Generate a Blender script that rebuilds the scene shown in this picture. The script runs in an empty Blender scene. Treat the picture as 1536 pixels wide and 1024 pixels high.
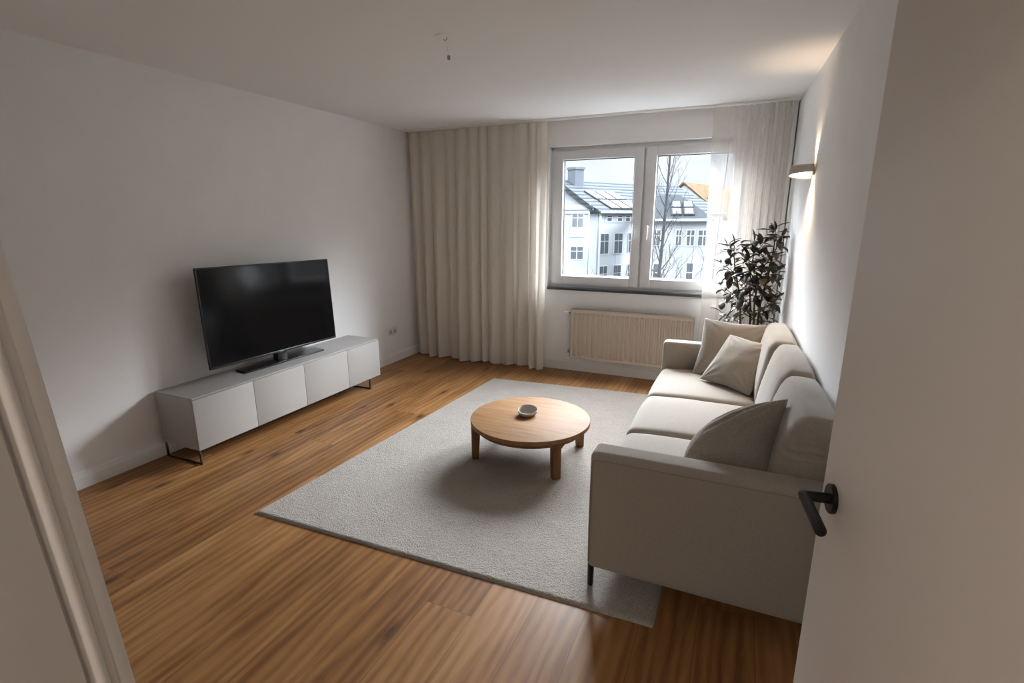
import bpy, bmesh, math, random
from mathutils import Vector, Matrix, noise
S = bpy.context.scene
COL = S.collection
PI = math.pi
rad = math.radians

# ------------------------------------------------------------------ materials
def newmat(name):
    m = bpy.data.materials.new(name); m.use_nodes = True
    nt = m.node_tree; b = nt.nodes['Principled BSDF']
    return m, nt, b

def N(nt, t, **kw):
    n = nt.nodes.new(t)
    for k, v in kw.items():
        if k in n.inputs: n.inputs[k].default_value = v
        else: setattr(n, k, v)
    return n

def ramp(nt, fac, stops):
    r = nt.nodes.new('ShaderNodeValToRGB'); nt.links.new(fac, r.inputs[0])
    e = r.color_ramp.elements
    while len(e) < len(stops): e.new(0.5)
    for i, (p, c) in enumerate(stops):
        e[i].position = p; e[i].color = (*c, 1) if len(c) == 3 else c
    return r.outputs[0]

def plain(name, col, rough=.5, metal=0., bump=0., bscale=200., var=0., vscale=3., spec=.5, noop=0):
    m, nt, b = newmat(name)
    b.inputs['Base Color'].default_value = (*col, 1)
    b.inputs['Roughness'].default_value = rough
    b.inputs['Metallic'].default_value = metal
    b.inputs['Specular IOR Level'].default_value = spec
    tc = N(nt, 'ShaderNodeTexCoord')
    if var:
        nz = N(nt, 'ShaderNodeTexNoise', Scale=vscale, Detail=5.)
        nt.links.new(tc.outputs['Object'], nz.inputs['Vector'])
        c = ramp(nt, nz.outputs['Fac'], [(.3, tuple(x*(1-var) for x in col)), (.7, tuple(min(1, x*(1+var)) for x in col))])
        nt.links.new(c, b.inputs['Base Color'])
    if bump:
        nz = N(nt, 'ShaderNodeTexNoise', Scale=bscale, Detail=3.)
        nt.links.new(tc.outputs['Object'], nz.inputs['Vector'])
        bp = N(nt, 'ShaderNodeBump', Strength=bump, Distance=.002)
        nt.links.new(nz.outputs['Fac'], bp.inputs['Height']); nt.links.new(bp.outputs[0], b.inputs['Normal'])
    return m

M = {}
M['wall'] = plain('wall_paint', (.86, .85, .84), .85, bump=.35, bscale=60, var=.015, vscale=4)
M['ceil'] = plain('ceiling_paint', (.87, .86, .85), .9, bump=.2, bscale=60)
M['trim'] = plain('white_trim', (.84, .83, .81), .45)
M['frame'] = plain('door_frame_lacquer', (.76, .72, .67), .4, bump=.05, bscale=30)
M['door'] = plain('door_lacquer', (.72, .66, .595), .55, bump=.06, bscale=120)
M['upvc'] = plain('window_plastic', (.74, .75, .77), .3)
M['gasket'] = plain('black_gasket', (.02, .022, .025), .5)
M['sill'] = plain('dark_stone', (.045, .05, .055), .12, var=.3, vscale=40)
M['cab'] = plain('white_lacquer', (.40, .38, .36), .38)
M['cabgap'] = plain('cabinet_inner', (.25, .24, .23), .6)
M['black'] = plain('black_metal', (.006, .0055, .005), .42, spec=.3)
M['steel'] = plain('dark_chrome', (.10, .085, .075), .22, metal=.9)
M['tv'] = plain('tv_plastic', (.012, .012, .014), .3)
M['radiator'] = plain('radiator_enamel', (.62, .53, .44), .35)
M['white'] = plain('white_plastic', (.75, .74, .72), .35)
M['brass'] = plain('valve_metal', (.35, .33, .31), .3, metal=.8)
M['ceramic'] = plain('stone_ceramic', (.48, .44, .40), .6, bump=.2, bscale=300)
M['pot'] = plain('white_planter', (.72, .70, .67), .45)
M['soil'] = plain('soil', (.04, .028, .02), .95, bump=.8, bscale=80)
M['stem'] = plain('bark_stem', (.07, .042, .028), .8, bump=.5, bscale=120, var=.3, vscale=30)
M['lampbody'] = plain('lamp_shell', (.55, .50, .45), .5)
M['chrome'] = plain('small_metal', (.28, .26, .24), .35, metal=.6)

def screen_mat():
    m, nt, b = newmat('tv_screen')
    b.inputs['Base Color'].default_value = (.004, .004, .005, 1)
    b.inputs['Roughness'].default_value = .12
    b.inputs['Specular IOR Level'].default_value = .22
    return m
M['screen'] = screen_mat()

def fabric(name, col, rough=.95, scale=420., var=.10, bump=.5, fold=0.):
    m, nt, b = newmat(name)
    tc = N(nt, 'ShaderNodeTexCoord')
    w1 = N(nt, 'ShaderNodeTexNoise', Scale=scale, Detail=2.)
    mp = N(nt, 'ShaderNodeMapping'); mp.inputs['Scale'].default_value = (1, 1, .35)
    nt.links.new(tc.outputs['Object'], mp.inputs['Vector']); nt.links.new(mp.outputs[0], w1.inputs['Vector'])
    w2 = N(nt, 'ShaderNodeTexNoise', Scale=scale*.9, Detail=2.)
    mp2 = N(nt, 'ShaderNodeMapping'); mp2.inputs['Scale'].default_value = (.35, .35, 1)
    nt.links.new(tc.outputs['Object'], mp2.inputs['Vector']); nt.links.new(mp2.outputs[0], w2.inputs['Vector'])
    ad = N(nt, 'ShaderNodeMath', operation='ADD'); nt.links.new(w1.outputs['Fac'], ad.inputs[0]); nt.links.new(w2.outputs['Fac'], ad.inputs[1])
    hv = N(nt, 'ShaderNodeMath', operation='MULTIPLY'); hv.inputs[1].default_value = .5; nt.links.new(ad.outputs[0], hv.inputs[0])
    c = ramp(nt, hv.outputs[0], [(.3, tuple(x*(1-var*1.6) for x in col)), (.7, tuple(x*(1+var) for x in col))])
    nt.links.new(c, b.inputs['Base Color'])
    b.inputs['Roughness'].default_value = rough
    b.inputs['Specular IOR Level'].default_value = .15
    b.inputs['Sheen Weight'].default_value = .25
    b.inputs['Sheen Roughness'].default_value = .5
    bp = N(nt, 'ShaderNodeBump', Strength=bump, Distance=.0015)
    nt.links.new(hv.outputs[0], bp.inputs['Height'])
    nt.links.new(bp.outputs[0], b.inputs['Normal'])
    return m
M['sofa'] = fabric('sofa_fabric', (.335, .292, .245))
M['pillow'] = fabric('pillow_linen', (.30, .262, .222), scale=300, var=.14)
M['piping'] = fabric('sofa_piping', (.26, .225, .185))

def rug_mat():
    m, nt, b = newmat('rug_pile')
    tc = N(nt, 'ShaderNodeTexCoord')
    n1 = N(nt, 'ShaderNodeTexNoise', Scale=190., Detail=3., Roughness=.7)
    n2 = N(nt, 'ShaderNodeTexNoise', Scale=7., Detail=4.)
    n3 = N(nt, 'ShaderNodeTexVoronoi', Scale=120.)
    for n in (n1, n2, n3): nt.links.new(tc.outputs['Object'], n.inputs['Vector'])
    a = N(nt, 'ShaderNodeMath', operation='MULTIPLY_ADD'); a.inputs[1].default_value = .6
    nt.links.new(n3.outputs['Distance'], a.inputs[0]); nt.links.new(n1.outputs['Fac'], a.inputs[2])
    mx = N(nt, 'ShaderNodeMath', operation='MULTIPLY_ADD'); mx.inputs[1].default_value = .35
    nt.links.new(n2.outputs['Fac'], mx.inputs[0]); nt.links.new(a.outputs[0], mx.inputs[2])
    c = ramp(nt, mx.outputs[0], [(.55, (.20, .172, .143)), (1.15, (.42, .375, .325))])
    nt.links.new(c, b.inputs['Base Color'])
    b.inputs['Roughness'].default_value = 1; b.inputs['Specular IOR Level'].default_value = .05
    b.inputs['Sheen Weight'].default_value = .3
    bp = N(nt, 'ShaderNodeBump', Strength=.9, Distance=.006)
    nt.links.new(a.outputs[0], bp.inputs['Height']); nt.links.new(bp.outputs[0], b.inputs['Normal'])
    return m
M['rug'] = rug_mat()

def oak_floor():
    m, nt, b = newmat('oak_planks')
    L = nt.links.new
    tc = N(nt, 'ShaderNodeTexCoord'); sp = N(nt, 'ShaderNodeSeparateXYZ'); L(tc.outputs['Object'], sp.inputs[0])
    def math_(op, a, b_=None, c_=None):
        n = N(nt, 'ShaderNodeMath', operation=op)
        for i, v in enumerate((a, b_, c_)):
            if v is None: continue
            if isinstance(v, (int, float)): n.inputs[i].default_value = v
            else: L(v, n.inputs[i])
        return n.outputs[0]
    PW, PL = .21, 2.2
    u = math_('DIVIDE', math_('SUBTRACT', sp.outputs['X'], 2.42-21*PW), PW)
    iu = math_('FLOOR', u); fu = math_('FRACT', u)
    wn = N(nt, 'ShaderNodeTexWhiteNoise', noise_dimensions='1D'); L(iu, wn.inputs['W'])
    v = math_('ADD', math_('DIVIDE', sp.outputs['Y'], PL), math_('MULTIPLY', wn.outputs['Value'], 7.3))
    iv = math_('FLOOR', v); fv = math_('FRACT', v)
    cb = N(nt, 'ShaderNodeCombineXYZ'); L(iu, cb.inputs[0]); L(iv, cb.inputs[1])
    wn2 = N(nt, 'ShaderNodeTexWhiteNoise', noise_dimensions='2D'); L(cb.outputs[0], wn2.inputs['Vector'])
    # per-plank shifted coordinates
    sc = N(nt, 'ShaderNodeVectorMath', operation='SCALE'); L(wn2.outputs['Color'], sc.inputs[0]); sc.inputs['Scale'].default_value = 30
    av = N(nt, 'ShaderNodeVectorMath', operation='ADD'); L(tc.outputs['Object'], av.inputs[0]); L(sc.outputs[0], av.inputs[1])
    def nz(scale, sx, sy, detail=4., rough=.6, dist=0.):
        mp = N(nt, 'ShaderNodeMapping'); mp.inputs['Scale'].default_value = (sx, sy, 1); L(av.outputs[0], mp.inputs['Vector'])
        n = N(nt, 'ShaderNodeTexNoise', Scale=scale, Detail=detail, Roughness=rough, Distortion=dist); L(mp.outputs[0], n.inputs['Vector'])
        return n.outputs['Fac'], mp
    fine, _ = nz(14, 15, .7, 4., .6, .2)
    broad, _ = nz(2.2, 3.0, .45, 5., .55, 1.6)
    # cathedral grain rings
    mp = N(nt, 'ShaderNodeMapping'); mp.inputs['Scale'].default_value = (2.0, .30, 1); L(av.outputs[0], mp.inputs['Vector'])
    wv = N(nt, 'ShaderNodeTexWave', Scale=3.2, Distortion=7., Detail=2.); wv.inputs['Detail Scale'].default_value = 1.2
    wv.bands_direction = 'X'; L(mp.outputs[0], wv.inputs['Vector'])
    t = math_('ADD', math_('MULTIPLY', fine, .20), math_('MULTIPLY', broad, .66))
    t = math_('ADD', t, math_('MULTIPLY', wv.outputs['Fac'], .14))
    t = math_('ADD', t, math_('MULTIPLY', math_('SUBTRACT', wn2.outputs['Value'], .5), .16))
    col = ramp(nt, t, [(.32, (.15, .062, .018)), (.46, (.250, .112, .035)), (.58, (.320, .152, .052)), (.74, (.42, .222, .090))])
    # knots
    mk = N(nt, 'ShaderNodeMapping'); mk.inputs['Scale'].default_value = (3.4, 1.15, 1); L(av.outputs[0], mk.inputs['Vector'])
    nd = N(nt, 'ShaderNodeTexNoise', Scale=6., Detail=2.); L(mk.outputs[0], nd.inputs['Vector'])
    vm = N(nt, 'ShaderNodeVectorMath', operation='MULTIPLY_ADD'); L(nd.outputs['Color'], vm.inputs[0]); vm.inputs[1].default_value = (.10, .10, 0); L(mk.outputs[0], vm.inputs[2])
    vo = N(nt, 'ShaderNodeTexVoronoi', Scale=.95, voronoi_dimensions='2D'); L(vm.outputs[0], vo.inputs['Vector'])
    kd = N(nt, 'ShaderNodeMapRange'); kd.inputs['From Min'].default_value = .02; kd.inputs['From Max'].default_value = .14
    L(vo.outputs['Distance'], kd.inputs['Value'])
    vsp = N(nt, 'ShaderNodeSeparateXYZ'); L(vo.outputs['Color'], vsp.inputs[0])
    keep = math_('GREATER_THAN', vsp.outputs[0], .45)
    kf = math_('MULTIPLY', math_('SUBTRACT', 1., kd.outputs[0]), keep)
    kf = math_('MULTIPLY', math_('POWER', kf, 1.8), .9)
    mixk = N(nt, 'ShaderNodeMix', data_type='RGBA'); L(kf, mixk.inputs['Factor']); L(col, mixk.inputs[6]); mixk.inputs[7].default_value = (.055, .022, .009, 1)
    # seams
    eu = math_('MULTIPLY', math_('MINIMUM', fu, math_('SUBTRACT', 1., fu)), PW)
    ev = math_('MULTIPLY', math_('MINIMUM', fv, math_('SUBTRACT', 1., fv)), PL)
    e = math_('MINIMUM', eu, ev)
    sm = N(nt, 'ShaderNodeMapRange'); sm.inputs['From Min'].default_value = .0004; sm.inputs['From Max'].default_value = .0022; L(e, sm.inputs['Value'])
    seam = math_('SUBTRACT', 1., sm.outputs[0])
    mixs = N(nt, 'ShaderNodeMix', data_type='RGBA'); L(math_('MULTIPLY', seam, .55), mixs.inputs['Factor']); L(mixk.outputs[2], mixs.inputs[6]); mixs.inputs[7].default_value = (.07, .03, .012, 1)
    L(mixs.outputs[2], b.inputs['Base Color'])
    rr = math_('ADD', .36, math_('MULTIPLY', fine, .16)); L(rr, b.inputs['Roughness'])
    b.inputs['Specular IOR Level'].default_value = .38
    h = math_('ADD', math_('MULTIPLY', fine, .4), math_('MULTIPLY', sm.outputs[0], 1.))
    bp = N(nt, 'ShaderNodeBump', Strength=.2, Distance=.001); L(h, bp.inputs['Height']); L(bp.outputs[0], b.inputs['Normal'])
    return m
M['floor'] = oak_floor()

def wood(name, dark, light, rough=.58, scale=3.):
    m, nt, b = newmat(name)
    tc = N(nt, 'ShaderNodeTexCoord')
    mp = N(nt, 'ShaderNodeMapping'); mp.inputs['Scale'].default_value = (1.2, 9, 1.2)
    nt.links.new(tc.outputs['Object'], mp.inputs['Vector'])
    n1 = N(nt, 'ShaderNodeTexNoise', Scale=scale, Detail=6., Distortion=.6); nt.links.new(mp.outputs[0], n1.inputs['Vector'])
    c = ramp(nt, n1.outputs['Fac'], [(.3, dark), (.7, light)])
    nt.links.new(c, b.inputs['Base Color']); b.inputs['Roughness'].default_value = rough; b.inputs['Specular IOR Level'].default_value = .12
    bp = N(nt, 'ShaderNodeBump', Strength=.15, Distance=.001); nt.links.new(n1.outputs['Fac'], bp.inputs['Height']); nt.links.new(bp.outputs[0], b.inputs['Normal'])
    return m
M['table'] = wood('oak_table', (.235, .118, .048), (.335, .185, .085))
M['tableleg'] = wood('oak_table_leg', (.16, .078, .032), (.23, .12, .052), scale=5)

def leaf_mat():
    m, nt, b = newmat('dark_leaf')
    tc = N(nt, 'ShaderNodeTexCoord'); nz = N(nt, 'ShaderNodeTexNoise', Scale=9., Detail=2.); nt.links.new(tc.outputs['Object'], nz.inputs['Vector'])
    c = ramp(nt, nz.outputs['Fac'], [(.35, (.022, .026, .014)), (.55, (.05, .036, .024)), (.7, (.085, .045, .03))])
    nt.links.new(c, b.inputs['Base Color']); b.inputs['Roughness'].default_value = .42
    return m
M['leaf'] = leaf_mat()

def curtain_mat(name, col, transp, transl):
    m = bpy.data.materials.new(name); m.use_nodes = True; nt = m.node_tree; nt.nodes.clear()
    out = N(nt, 'ShaderNodeOutputMaterial')
    d = N(nt, 'ShaderNodeBsdfDiffuse'); d.inputs['Color'].default_value = (*col, 1)
    t = N(nt, 'ShaderNodeBsdfTranslucent'); t.inputs['Color'].default_value = (*col, 1)
    tr = N(nt, 'ShaderNodeBsdfTransparent')
    a = N(nt, 'ShaderNodeMixShader'); a.inputs[0].default_value = transl
    bb = N(nt, 'ShaderNodeMixShader')
    tc = N(nt, 'ShaderNodeTexCoord')
    nz = N(nt, 'ShaderNodeTexNoise', Scale=25., Detail=1.); nt.links.new(tc.outputs['Object'], nz.inputs['Vector'])
    mr = N(nt, 'ShaderNodeMapRange'); mr.inputs['To Min'].default_value = max(0, transp-.03); mr.inputs['To Max'].default_value = transp+.03
    nt.links.new(nz.outputs['Fac'], mr.inputs['Value'])
    # woven threads look denser at grazing angles
    lw = N(nt, 'ShaderNodeLayerWeight', Blend=.35)
    mm = N(nt, 'ShaderNodeMath', operation='SUBTRACT', use_clamp=True); mm.inputs[0].default_value = 1.; nt.links.new(lw.outputs['Facing'], mm.inputs[1])
    pr = N(nt, 'ShaderNodeMath', operation='MULTIPLY', use_clamp=True); nt.links.new(mr.outputs[0], pr.inputs[0]); nt.links.new(mm.outputs[0], pr.inputs[1])
    nt.links.new(d.outputs[0], a.inputs[1]); nt.links.new(t.outputs[0], a.inputs[2])
    nt.links.new(pr.outputs[0], bb.inputs[0]); nt.links.new(a.outputs[0], bb.inputs[1]); nt.links.new(tr.outputs[0], bb.inputs[2])
    nt.links.new(bb.outputs[0], out.inputs['Surface'])
    return m
M['curtain'] = curtain_mat('curtain_cloth', (.84, .78, .70), .06, .36)
M['sheer'] = curtain_mat('sheer_cloth', (.80, .745, .675), .56, .14)

def glass_mat():
    m = bpy.data.materials.new('window_glass'); m.use_nodes = True; nt = m.node_tree; nt.nodes.clear()
    out = N(nt, 'ShaderNodeOutputMaterial'); tr = N(nt, 'ShaderNodeBsdfTransparent'); tr.inputs['Color'].default_value = (.97, .98, .985, 1)
    gl = N(nt, 'ShaderNodeBsdfGlossy', Roughness=.02); lw = N(nt, 'ShaderNodeLayerWeight', Blend=.5)
    pw = N(nt, 'ShaderNodeMath', operation='POWER'); pw.inputs[1].default_value = 5.; nt.links.new(lw.outputs['Facing'], pw.inputs[0])
    fr = N(nt, 'ShaderNodeMath', operation='MULTIPLY_ADD'); fr.inputs[1].default_value = .7; fr.inputs[2].default_value = .03; nt.links.new(pw.outputs[0], fr.inputs[0])
    mx = N(nt, 'ShaderNodeMixShader'); nt.links.new(fr.outputs[0], mx.inputs[0]); nt.links.new(tr.outputs[0], mx.inputs[1]); nt.links.new(gl.outputs[0], mx.inputs[2])
    nt.links.new(mx.outputs[0], out.inputs['Surface']); return m
M['glass'] = glass_mat()

def emit(name, col, s):
    m = bpy.data.materials.new(name); m.use_nodes = True; nt = m.node_tree; nt.nodes.clear()
    out = N(nt, 'ShaderNodeOutputMaterial'); e = N(nt, 'ShaderNodeEmission', Strength=s); e.inputs['Color'].default_value = (*col, 1)
    nt.links.new(e.outputs[0], out.inputs['Surface']); return m
M['lampglow'] = emit('lamp_diffuser', (1., .78, .55), 4.)
M['litwin'] = emit('lit_window_glow', (1., .62, .28), .9)

# exterior
M['snow'] = plain('snow', (.05, .053, .057), .9, var=.15, vscale=.6, spec=0.)
M['stucco'] = plain('pale_stucco', (.31, .33, .345), .9, var=.14, vscale=.8, spec=0.)
M['stucco2'] = plain('white_stucco', (.36, .38, .40), .9, var=.08, vscale=.5, spec=0.)
M['chimney'] = plain('chimney_render', (.085, .095, .11), .9, var=.1, spec=0.)
M['extframe'] = plain('ext_window_frame', (.5, .51, .52), .5, spec=0.)
M['extglass'] = plain('ext_window_glass', (.07, .082, .095), .15)
M['extglass2'] = plain('skylight_glass', (.15, .155, .16), .6, spec=0.)
M['metalroof'] = plain('zinc', (.030, .034, .038), .5, spec=0.)
M['barktree'] = plain('bare_bark', (.05, .05, .053), .9, var=.3, vscale=10, spec=0.)
M['orange'] = plain('terracotta_tiles', (.075, .052, .034), .9, var=.3, vscale=3, spec=0.)
def roof_mat():
    m, nt, b = newmat('snowy_slate')
    tc = N(nt, 'ShaderNodeTexCoord'); sp = N(nt, 'ShaderNodeSeparateXYZ'); nt.links.new(tc.outputs['Object'], sp.inputs[0])
    nz = N(nt, 'ShaderNodeTexNoise', Scale=.6, Detail=4.); nt.links.new(tc.outputs['Object'], nz.inputs['Vector'])
    ad = N(nt, 'ShaderNodeMath', operation='MULTIPLY_ADD'); ad.inputs[1].default_value = .12
    nt.links.new(nz.outputs['Fac'], ad.inputs[0]); nt.links.new(sp.outputs['Z'], ad.inputs[2])
    mu = N(nt, 'ShaderNodeMath', operation='MULTIPLY'); mu.inputs[1].default_value = 4.2; nt.links.new(ad.outputs[0], mu.inputs[0])
    fr = N(nt, 'ShaderNodeMath', operation='FRACT'); nt.links.new(mu.outputs[0], fr.inputs[0])
    c = ramp(nt, fr.outputs[0], [(.0, (.022, .027, .032)), (.30, (.030, .035, .040)), (.42, (.054, .058, .062)), (.95, (.060, .064, .068))])
    nt.links.new(c, b.inputs['Base Color']); b.inputs['Roughness'].default_value = .9; b.inputs['Specular IOR Level'].default_value = 0
    return m
M['roof'] = roof_mat()
M['brickroof'] = M['orange']

# ------------------------------------------------------------------ mesh helpers
def tmp(): return bmesh.new()
def merge(dst, src, mat=None):
    if mat is not None: bmesh.ops.transform(src, matrix=mat, verts=src.verts)
    me = bpy.data.meshes.new('_t'); src.to_mesh(me); src.free(); dst.from_mesh(me); bpy.data.meshes.remove(me)

def box(bm, x0, x1, y0, y1, z0, z1, bev=0., seg=2, mat=None):
    t = tmp(); bmesh.ops.create_cube(t, size=1)
    for v in t.verts:
        v.co = Vector(((x0+x1)/2+v.co.x*(x1-x0), (y0+y1)/2+v.co.y*(y1-y0), (z0+z1)/2+v.co.z*(z1-z0)))
    if bev: bmesh.ops.bevel(t, geom=t.edges[:], offset=bev, segments=seg, profile=.5, affect='EDGES')
    merge(bm, t, mat)

def tube(bm, pts, radii, n=10, cap=True):
    pts = [Vector(p) for p in pts]
    if isinstance(radii, (int, float)): radii = [radii]*len(pts)
    rings = []; prev = None
    for i, p in enumerate(pts):
        d = (pts[min(i+1, len(pts)-1)]-pts[max(i-1, 0)]).normalized()
        if prev is None:
            a = Vector((0, 0, 1)) if abs(d.z) < .9 else Vector((1, 0, 0)); x = d.cross(a).normalized()
        else:
            x = (prev-d*prev.dot(d)).normalized()
        prev = x; y = d.cross(x)
        rings.append([bm.verts.new(p+radii[i]*(math.cos(2*PI*k/n)*x+math.sin(2*PI*k/n)*y)) for k in range(n)])
    for a, b in zip(rings, rings[1:]):
        for k in range(n): bm.faces.new((a[k], a[(k+1) % n], b[(k+1) % n], b[k]))
    if cap:
        bm.faces.new(rings[0][::-1]); bm.faces.new(rings[-1])

def lathe(bm, prof, n=48, c=(0, 0, 0), fn=None):
    rings = []
    for i, (r, z) in enumerate(prof):
        ring = []
        for k in range(n):
            a = 2*PI*k/n; rr, zz = (r, z) if fn is None else fn(r, z, a)
            ring.append(bm.verts.new((c[0]+rr*math.cos(a), c[1]+rr*math.sin(a), c[2]+zz)))
        rings.append(ring)
    for a, b in zip(rings, rings[1:]):
        for k in range(n): bm.faces.new((a[k], a[(k+1) % n], b[(k+1) % n], b[k]))
    if prof[0][0] > 1e-6: bm.faces.new(rings[0][::-1])
    if prof[-1][0] > 1e-6: bm.faces.new(rings[-1])
    bmesh.ops.remove_doubles(bm, verts=bm.verts[:], dist=1e-6)

def prism(bm, poly, axis, a0, a1, bev=0.):
    """extrude a polygon (2D list) along axis 'x','y' or 'z'"""
    def P(u, v, w):
        return {'x': (w, u, v), 'y': (u, w, v), 'z': (u, v, w)}[axis]
    t = tmp()
    A = [t.verts.new(P(u, v, a0)) for u, v in poly]; B = [t.verts.new(P(u, v, a1)) for u, v in poly]
    n = len(poly)
    t.faces.new(A[::-1]); t.faces.new(B)
    for i in range(n): t.faces.new((A[i], A[(i+1) % n], B[(i+1) % n], B[i]))
    bmesh.ops.recalc_face_normals(t, faces=t.faces[:])
    if bev: bmesh.ops.bevel(t, geom=t.edges[:], offset=bev, segments=2, profile=.5, affect='EDGES')
    merge(bm, t)

def obj(name, bm, mat, parent=None, smooth=True, loc=None, angle=35):
    bmesh.ops.recalc_face_normals(bm, faces=bm.faces[:])
    me = bpy.data.meshes.new(name); bm.to_mesh(me); bm.free()
    if smooth:
        for p in me.polygons: p.use_smooth = True
        try: me.set_sharp_from_angle(angle=rad(angle))
        except Exception: pass
    o = bpy.data.objects.new(name, me); COL.objects.link(o); me.materials.append(mat)
    if loc is not None: o.location = loc
    if parent is not None:
        o.parent = parent
    return o

def thing(name, label, cat, loc=(0, 0, 0), rot=(0, 0, 0), group=None, kind=None):
    o = bpy.data.objects.new(name, None); COL.objects.link(o)
    o.location = loc; o.rotation_euler = rot; o.empty_display_size = .1
    if label: o['label'] = label
    if cat: o['category'] = cat
    if group: o['group'] = group
    if kind: o['kind'] = kind
    return o

def tag(o, label, cat, group=None):
    o['label'] = label; o['category'] = cat
    if group: o['group'] = group
    return o

def struct(name, bm, mat, parent=None, smooth=False):
    o = obj(name, bm, mat, parent, smooth)
    if parent is None: o['kind'] = 'structure'
    return o

# ------------------------------------------------------------------ room
L, H = 5.062, 2.5
def wr(y): return 3.80+.036*(L-y)      # inner face of the right wall (very slightly out of square)
YN = .20                               # room face of the doorway wall
DX0, DX1, DH = 2.946, 3.815, 2.03      # doorway opening
HB = -2.6                              # far end of the hallway

b = tmp(); box(b, -.3, 4.4, HB-.3, L+.4, -.2, 0); struct('floor', b, M['floor'])
b = tmp(); box(b, -.3, 4.4, HB-.3, L+.4, H, H+.2); struct('ceiling', b, M['ceil'])
b = tmp(); box(b, -.3, 0, .06, L+.3, 0, H); struct('wall_left', b, M['wall'])
b = tmp(); prism(b, [(wr(.06), .06), (4.3, .06), (4.3, L+.3), (wr(L), L+.3)], 'z', 0, H); struct('wall_right', b, M['wall'])
WX0, WX1, WZ0, WZ1 = 1.645, 3.475, .852, 2.262
b = tmp()
box(b, 0, WX0, L, L+.30, 0, H); box(b, WX1, wr(L), L, L+.30, 0, H)
box(b, WX0, WX1, L, L+.30, 0, WZ0); box(b, WX0, WX1, L, L+.30, WZ1, H)
struct('wall_far', b, M['wall'])
b = tmp()
box(b, 0, DX0-.035, .06, YN, 0, H); box(b, DX1+.03, wr(YN)+.01, .06, YN, 0, H); box(b, DX0-.035, DX1+.03, .06, YN, DH+.03, H)
struct('wall_near', b, M['wall'])
# hallway behind the camera
b = tmp(); box(b, 2.2, 2.3, HB, .06, 0, H); struct('wall_hall_left', b, M['wall'])
b = tmp(); box(b, 4.2, 4.3, HB, .06, 0, H); struct('wall_hall_right', b, M['wall'])
b = tmp(); box(b, 2.2, 4.3, HB-.1, HB, 0, H); struct('wall_hall_back', b, M['wall'])

# baseboards: plate with a slanted top moulding
def bb_profile(h, t): return [(0, 0), (t, 0), (t, h-.034), (t-.003, h-.030), (t-.008, h-.006), (t-.013, h), (0, h)]
b = tmp(); prism(b, [(x, z) for x, z in bb_profile(.105, .018)], 'y', YN, L-.001)
struct('baseboard_left', b, M['trim'])
b = tmp(); prism(b, [(L-x, z) for x, z in bb_profile(.125, .018)], 'x', .018, wr(L)-.001)
struct('baseboard_far', b, M['trim'])
b = tmp()
poly = [(-x, z) for x, z in bb_profile(.105, .018)]
prism(b, poly, 'y', YN, L-.02)
for v in b.verts: v.co.x += wr(v.co.y)
struct('baseboard_right', b, M['trim'])

# ------------------------------------------------------------------ door frame on the left of the doorway
YF = .2205
def jamb():
    b = tmp()
    x = DX0
    # stepped lining: flat lining, groove, half-round bead, rebate band, rounded outer lip
    bead = [(x-.003+.0070*math.sin(PI*k/8), .1935-.0058*math.cos(PI*k/8)) for k in range(9)]
    poly = [(x-.035, -.08), (x, -.08), (x, .180), (x-.001, .1812), (x-.010, .1816), (x-.010, .1858), (x-.004, .1864)]+bead+[
            (x-.005, .2000), (x-.005, YF-.014), (x-.002, YF-.013), (x-.001, YF-.007), (x-.004, YF-.001), (x-.012, YF+.002), (x-.095, YF+.002), (x-.095, YN), (x-.035, YN)]
    prism(b, poly, 'z', 0, DH+.02)
    lean = math.tan(rad(3.4))
    for v in b.verts:
        if v.co.y > -.07: v.co.y += (1.56-v.co.z)*lean*(1 if v.co.y < YN-.001 or v.co.x > DX0-.09 else 0)
    return b
fr = thing('trim_1', None, None, (0, 0, 0), kind='structure')
obj('jamb_lining', jamb(), M['frame'], fr, angle=50)
b = tmp(); box(b, DX1+.0, DX1+.03, -.06, YF-.045, 0, DH+.03, .003); obj('hinge_jamb', b, M['frame'], fr)
b = tmp(); box(b, DX0-.035, DX1+.03, -.08, YF, DH, DH+.03, .003); obj('head_lining', b, M['frame'], fr)
b = tmp(); tube(b, [(DX0+.004, .127, .02), (DX0+.004, .127, DH)], .0035, 8); 

b.free()

# ------------------------------------------------------------------ door leaf (open) with black lever
ld = Vector((-.143, .99, 0)).normalized(); nd = Vector((-.99, -.143, 0)).normalized()
P0 = Vector((3.6898, .9869, 1.0814))
edge = P0+ld*.060; edge.z = 0
hinge = edge-ld*.86
ang = math.atan2(ld.y, ld.x)
door = thing('door_1', None, None, (hinge.x, hinge.y, 0), (0, 0, ang), kind='structure')
# local: x along leaf, +y = towards the room side seen by the camera (normal nd)
sgn = 1 if (Matrix.Rotation(ang, 3, 'Z') @ Vector((0, 1, 0))).dot(nd) > 0 else -1
b = tmp(); box(b, 0, .86, -.040 if sgn > 0 else 0, 0 if sgn > 0 else .04, .008, 2.005, .0025); obj('door_leaf', b, M['door'], door)
hx = (P0-Vector((hinge.x, hinge.y, P0.z))).length; hz = P0.z
hl = thing('door_handle', None, None); hl.parent = door
def dl(x, y, z): return Vector((x, y*sgn, z))
b = tmp(); tube(b, [dl(hx, 0, hz), dl(hx, .0065, hz), dl(hx, .008, hz)], [.0265, .0265, .025], 40); obj('rosette', b, M['black'], hl)
b = tmp()
tube(b, [dl(hx, .008, hz), dl(hx, .047, hz)], [.0095, .0095], 24)
obj('neck', b, M['black'], hl)
b = tmp()
dz = math.sin(rad(3)); cx = math.cos(rad(3))
pts = [dl(hx+.0095, .0470, hz+.0003)]; rr = [.006]
for s in (.0, .004, .012): pts.append(dl(hx+.008-s*cx, .047, hz-s*dz)); rr.append(.0078 if s == 0 else .0095)
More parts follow.
